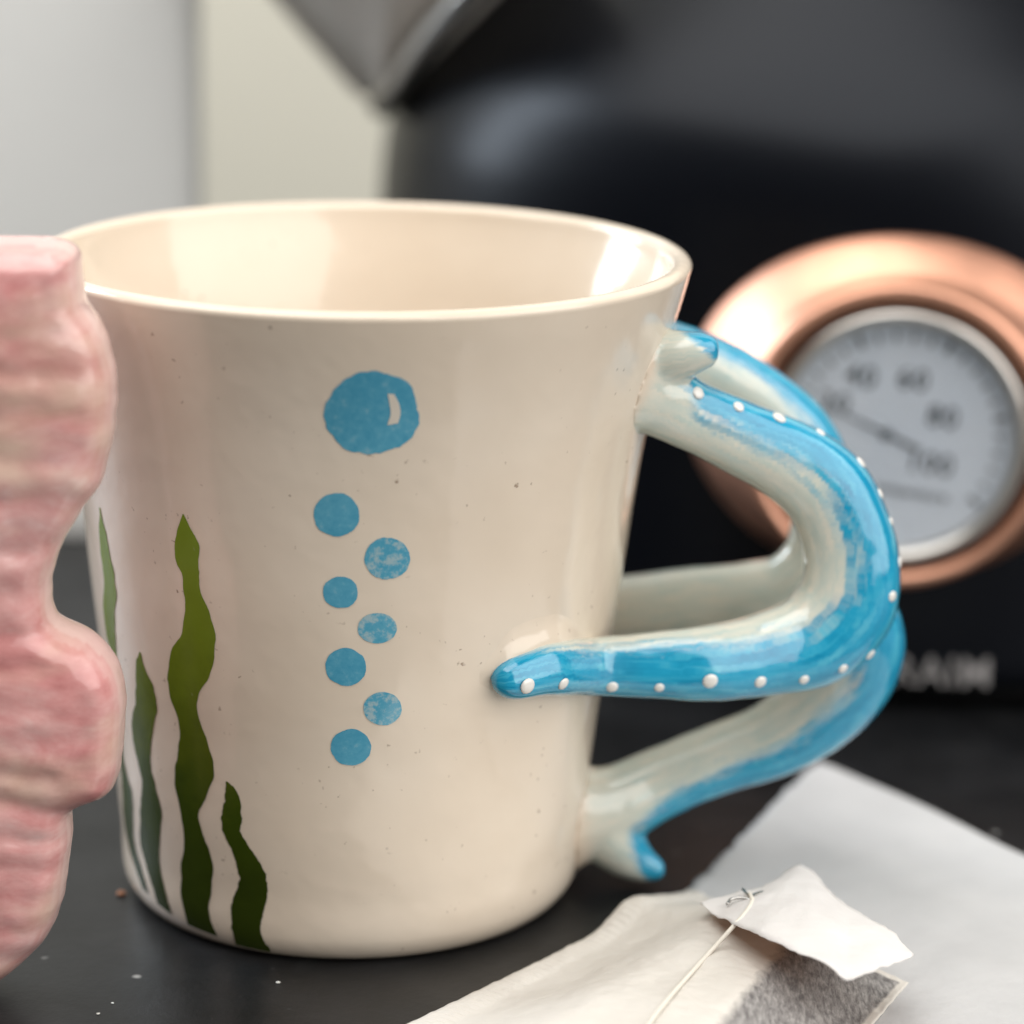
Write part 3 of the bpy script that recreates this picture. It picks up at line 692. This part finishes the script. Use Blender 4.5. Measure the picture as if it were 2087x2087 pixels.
def sh_h(u, v, p): return 0.03+0.22*max(0, 1-u*2.2)*max(0, 1-v*2.0)+0.05*(1+nz((p[0], p[1], 0), 0.55, 3))*smoothstep(0, 0.2, u+v)
def sh_j(u, v):
    if u < 0.02: return np.array([0.05*((int(v*150) % 3)/2-0.5)+0.07*nz((v*30, 0, 0), 1.0), 0.03*((int(v*150) % 2)-0.5)])
    return np.array([0, 0.05*math.sin(u*9)*(1-v)])
V = []; n1, n2 = 60, 150
sheet('sheet', A[:2], e1, e2, n1, n2, sh_h, MAT_PAPER, sach, sh_j)

# ------------------------------------------------------------------ tea bag
bag = thing('tea_bag', 'cream filter paper tea bag with crimped edge, string and stapled paper tag', 'tea bag', (5.0, -3.5, 0))
Q00, Q10, Q11, Q01 = on_z(640, 2178, 0.12)[:2], on_z(1405, 1813, 0.12)[:2], on_z(1852, 1998, 0.15)[:2], on_z(1500, 2420, 0.12)[:2]
nu, nv = 460, 110; LU = np.linalg.norm(Q10-Q00); LV = np.linalg.norm(Q11-Q10)
V = []; tea = []
for i in range(nu+1):
    for j in range(nv+1):
        a_, b_ = i/nu, j/nv; u, v = LU*a_, LV*b_
        p = (Q00*(1-a_)+Q10*a_)*(1-b_)+(Q01*(1-a_)+Q11*a_)*b_
        edge = min(v, (LV-v)*1.5, LU-u+0.05)
        hh = 0.12+0.66*smoothstep(0.25, 2.0, edge)
        hh += 0.30*math.exp(-((u-LU+1.45)/0.55)**2)*math.exp(-(v/1.5)**2)+0.08*math.exp(-((u-LU+0.7)/0.5)**2)*math.exp(-(v/1.5)**2)
        hh += 0.05*nz((u, v, 0), 1.1, 2.0)*min(1, edge+0.2)+0.02*nz((u, v, 0), 3.0, 6.0)+0.012*nz((u, v, 0), 7.0, 6.0)
        if 0.05 < v < 0.34: hh += 0.030*abs(math.sin(u*math.pi/0.115))**0.6*smoothstep(0.05, 0.10, v)*smoothstep(0.34, 0.25, v)
        V.append((p[0], p[1], hh))
PV = proj(np.array(V))
sd = ((PV[:, 0]-1560)*165+(PV[:, 1]-1935)*130)/math.hypot(165, 130)      # tea lies in the right-hand half of the pouch
edg = np.array([min((LV-LV*(k % (nv+1))/nv), LU-LU*(k//(nv+1))/nu) for k in range(len(V))])
tea = smoothstep(-30, 75, sd)*smoothstep(0.02, 0.22, edg)
F = [(i*(nv+1)+j, (i+1)*(nv+1)+j, (i+1)*(nv+1)+j+1, i*(nv+1)+j+1) for i in range(nu) for j in range(nv)]
pouch = recalc(obj('pouch', V, F, MAT_BAG, bag, attr={'tea': tea}))
s = pouch.modifiers.new('thickness', 'SOLIDIFY'); s.thickness = 0.02*S; s.offset = 0
bagV = np.array(V)
def bag_z(x, y):
    i = int(np.argmin((bagV[:, 0]-x)**2+(bagV[:, 1]-y)**2)); return bagV[i, 2]
# paper tag: a curled, torn-edged slip standing a little off the bag
TG = [(1427, 1842, .92), (1490, 1822, 0.97), (1550, 1808, 1.02), (1600, 1780, 1.0), (1633, 1754, 0.9), (1699, 1822, 1.0), (1760, 1862, 1.02), (1822, 1899, 1.0), (1862, 1949, 0.95),
      (1789, 1978, 1.0), (1724, 2002, 1.05), (1691, 1971, 1.12), (1622, 1935, 1.25), (1550, 1913, 1.2), (1510, 1889, 1.1), (1470, 1873, 1.0)]
up_e = [(1427, 1842, 0.95), (1490, 1823, 1.0), (1555, 1806, 1.05), (1633, 1754, 1.1), (1699, 1822, 1.12), (1760, 1862, 1.12), (1822, 1899, 1.1), (1862, 1949, 1.0)]
lo_e = [(1429, 1844, 0.95), (1470, 1873, 1.05), (1510, 1889, 1.18), (1550, 1913, 1.26), (1622, 1935, 1.36), (1691, 1973, 1.28), (1724, 2002, 1.15), (1862, 1951, 1.0)]
ue = np.array([on_z(*p) for p in up_e]); le = np.array([on_z(*p) for p in lo_e])
def lerp_path(P, n):
    d = np.r_[0, np.cumsum(np.linalg.norm(np.diff(P, axis=0), axis=1))]; t = np.linspace(0, d[-1], n)
    return np.stack([np.interp(t, d, P[:, k]) for k in range(3)], -1)
ue = lerp_path(ue, 60); le = lerp_path(le, 60); rows = []
for i in range(60):
    r_ = []
    for k in np.linspace(0, 1, 16):
        p = ue[i]+(le[i]-ue[i])*k; p = p.copy()
        p[2] += 0.05*math.sin(math.pi*k)*math.sin(math.pi*i/59)+0.055*nz(p, 1.9, 1.0)+0.02*abs(nz(p, 4.5, 3.0))+(0.02*nz(p, 7.0, 1.0) if k in (0, 1) else 0)
        if k in (0, 1): p[:2] += 0.025*np.array([nz(p, 8, 2), nz(p, 8, 5)])
        r_.append(p)
    rows.append(np.array(r_))
V, F = loft(rows, closed=False, cap=False)
tag = obj('tag', V, F, MAT_TAG, bag); tag.data.materials.append(MAT_TAGBACK)
up_ok = sum(p.normal.z for p in tag.data.polygons) > 0
if not up_ok: tag.data.flip_normals()
s = tag.modifiers.new('thickness', 'SOLIDIFY'); s.thickness = 0.010*S; s.offset = -1; s.material_offset = 1; s.material_offset_rim = 0
# staple and string
def zt(px, py, dz): return on_z(px, py, 1.08+dz)
V, F = tube(catmull([zt(1482, 1843, 0.02), zt(1490, 1833, 0.05), zt(1512, 1830, 0.07), zt(1532, 1834, 0.06), zt(1536, 1824, 0.06), zt(1555, 1818, 0.03)], 30), 0.022, 10)
st = obj('staple', V, F, MAT_WIRE, tag)
V, F = tube(catmull([zt(1514, 1812, 0.02), zt(1522, 1822, 0.07), zt(1532, 1834, 0.08)], 12), 0.020, 8); obj('staple', V, F, MAT_WIRE, tag)
sp_ = [on_z(1528, 1822, 1.16), on_z(1533, 1836, 1.17), on_z(1522, 1856, 1.15), on_z(1500, 1882, 1.12)]
for px, py in ((1450, 1937), (1400, 1992), (1360, 2038), (1325, 2084), (1300, 2130)):
    p = on_z(px, py, 0.9)
    for _ in range(4): p = on_z(px, py, bag_z(p[0], p[1])+0.05)
    sp_.append(p)
V, F = tube(catmull(sp_, 80), 0.030, 10); obj('string', V, F, MAT_STRING, bag)

# ------------------------------------------------------------------ crumbs on the counter
def crumb(px, py, r, m, label):
    p = on_z(px, py, r*0.6); bm = bmesh.new(); bmesh.ops.create_icosphere(bm, subdivisions=2, radius=1)
    V = [np.array(v.co)*(1+0.35*nz(v.co, 1.3, px)) for v in bm.verts]; F = [tuple(v.index for v in f.verts) for f in bm.faces]; bm.free()
    V = np.array(V)*np.array([r*1.3, r, r*0.6]); V[:, 2] -= V[:, 2].min()
    o = obj('crumb', V+np.array([p[0], p[1], 0.0]), F, m); o['label'] = label; o['category'] = 'crumb'; return o
crumb(247, 1820, 0.055, MAT_CRUMB, 'tiny orange crumb on the dark counter beside mug foot')
for px, py in ((200, 2066), (229, 2044), (567, 2002)):
    crumb(px, py, 0.013+0.012*random.random(), MAT_CRUMBW, 'tiny white crumb on the dark counter in front of mug')['group'] = 'white crumbs on the counter'
print('KETTLE', sh, 'KX', KX, 'GC', GC, 'RD', RD, 'RB', RB, 'bt', bt)
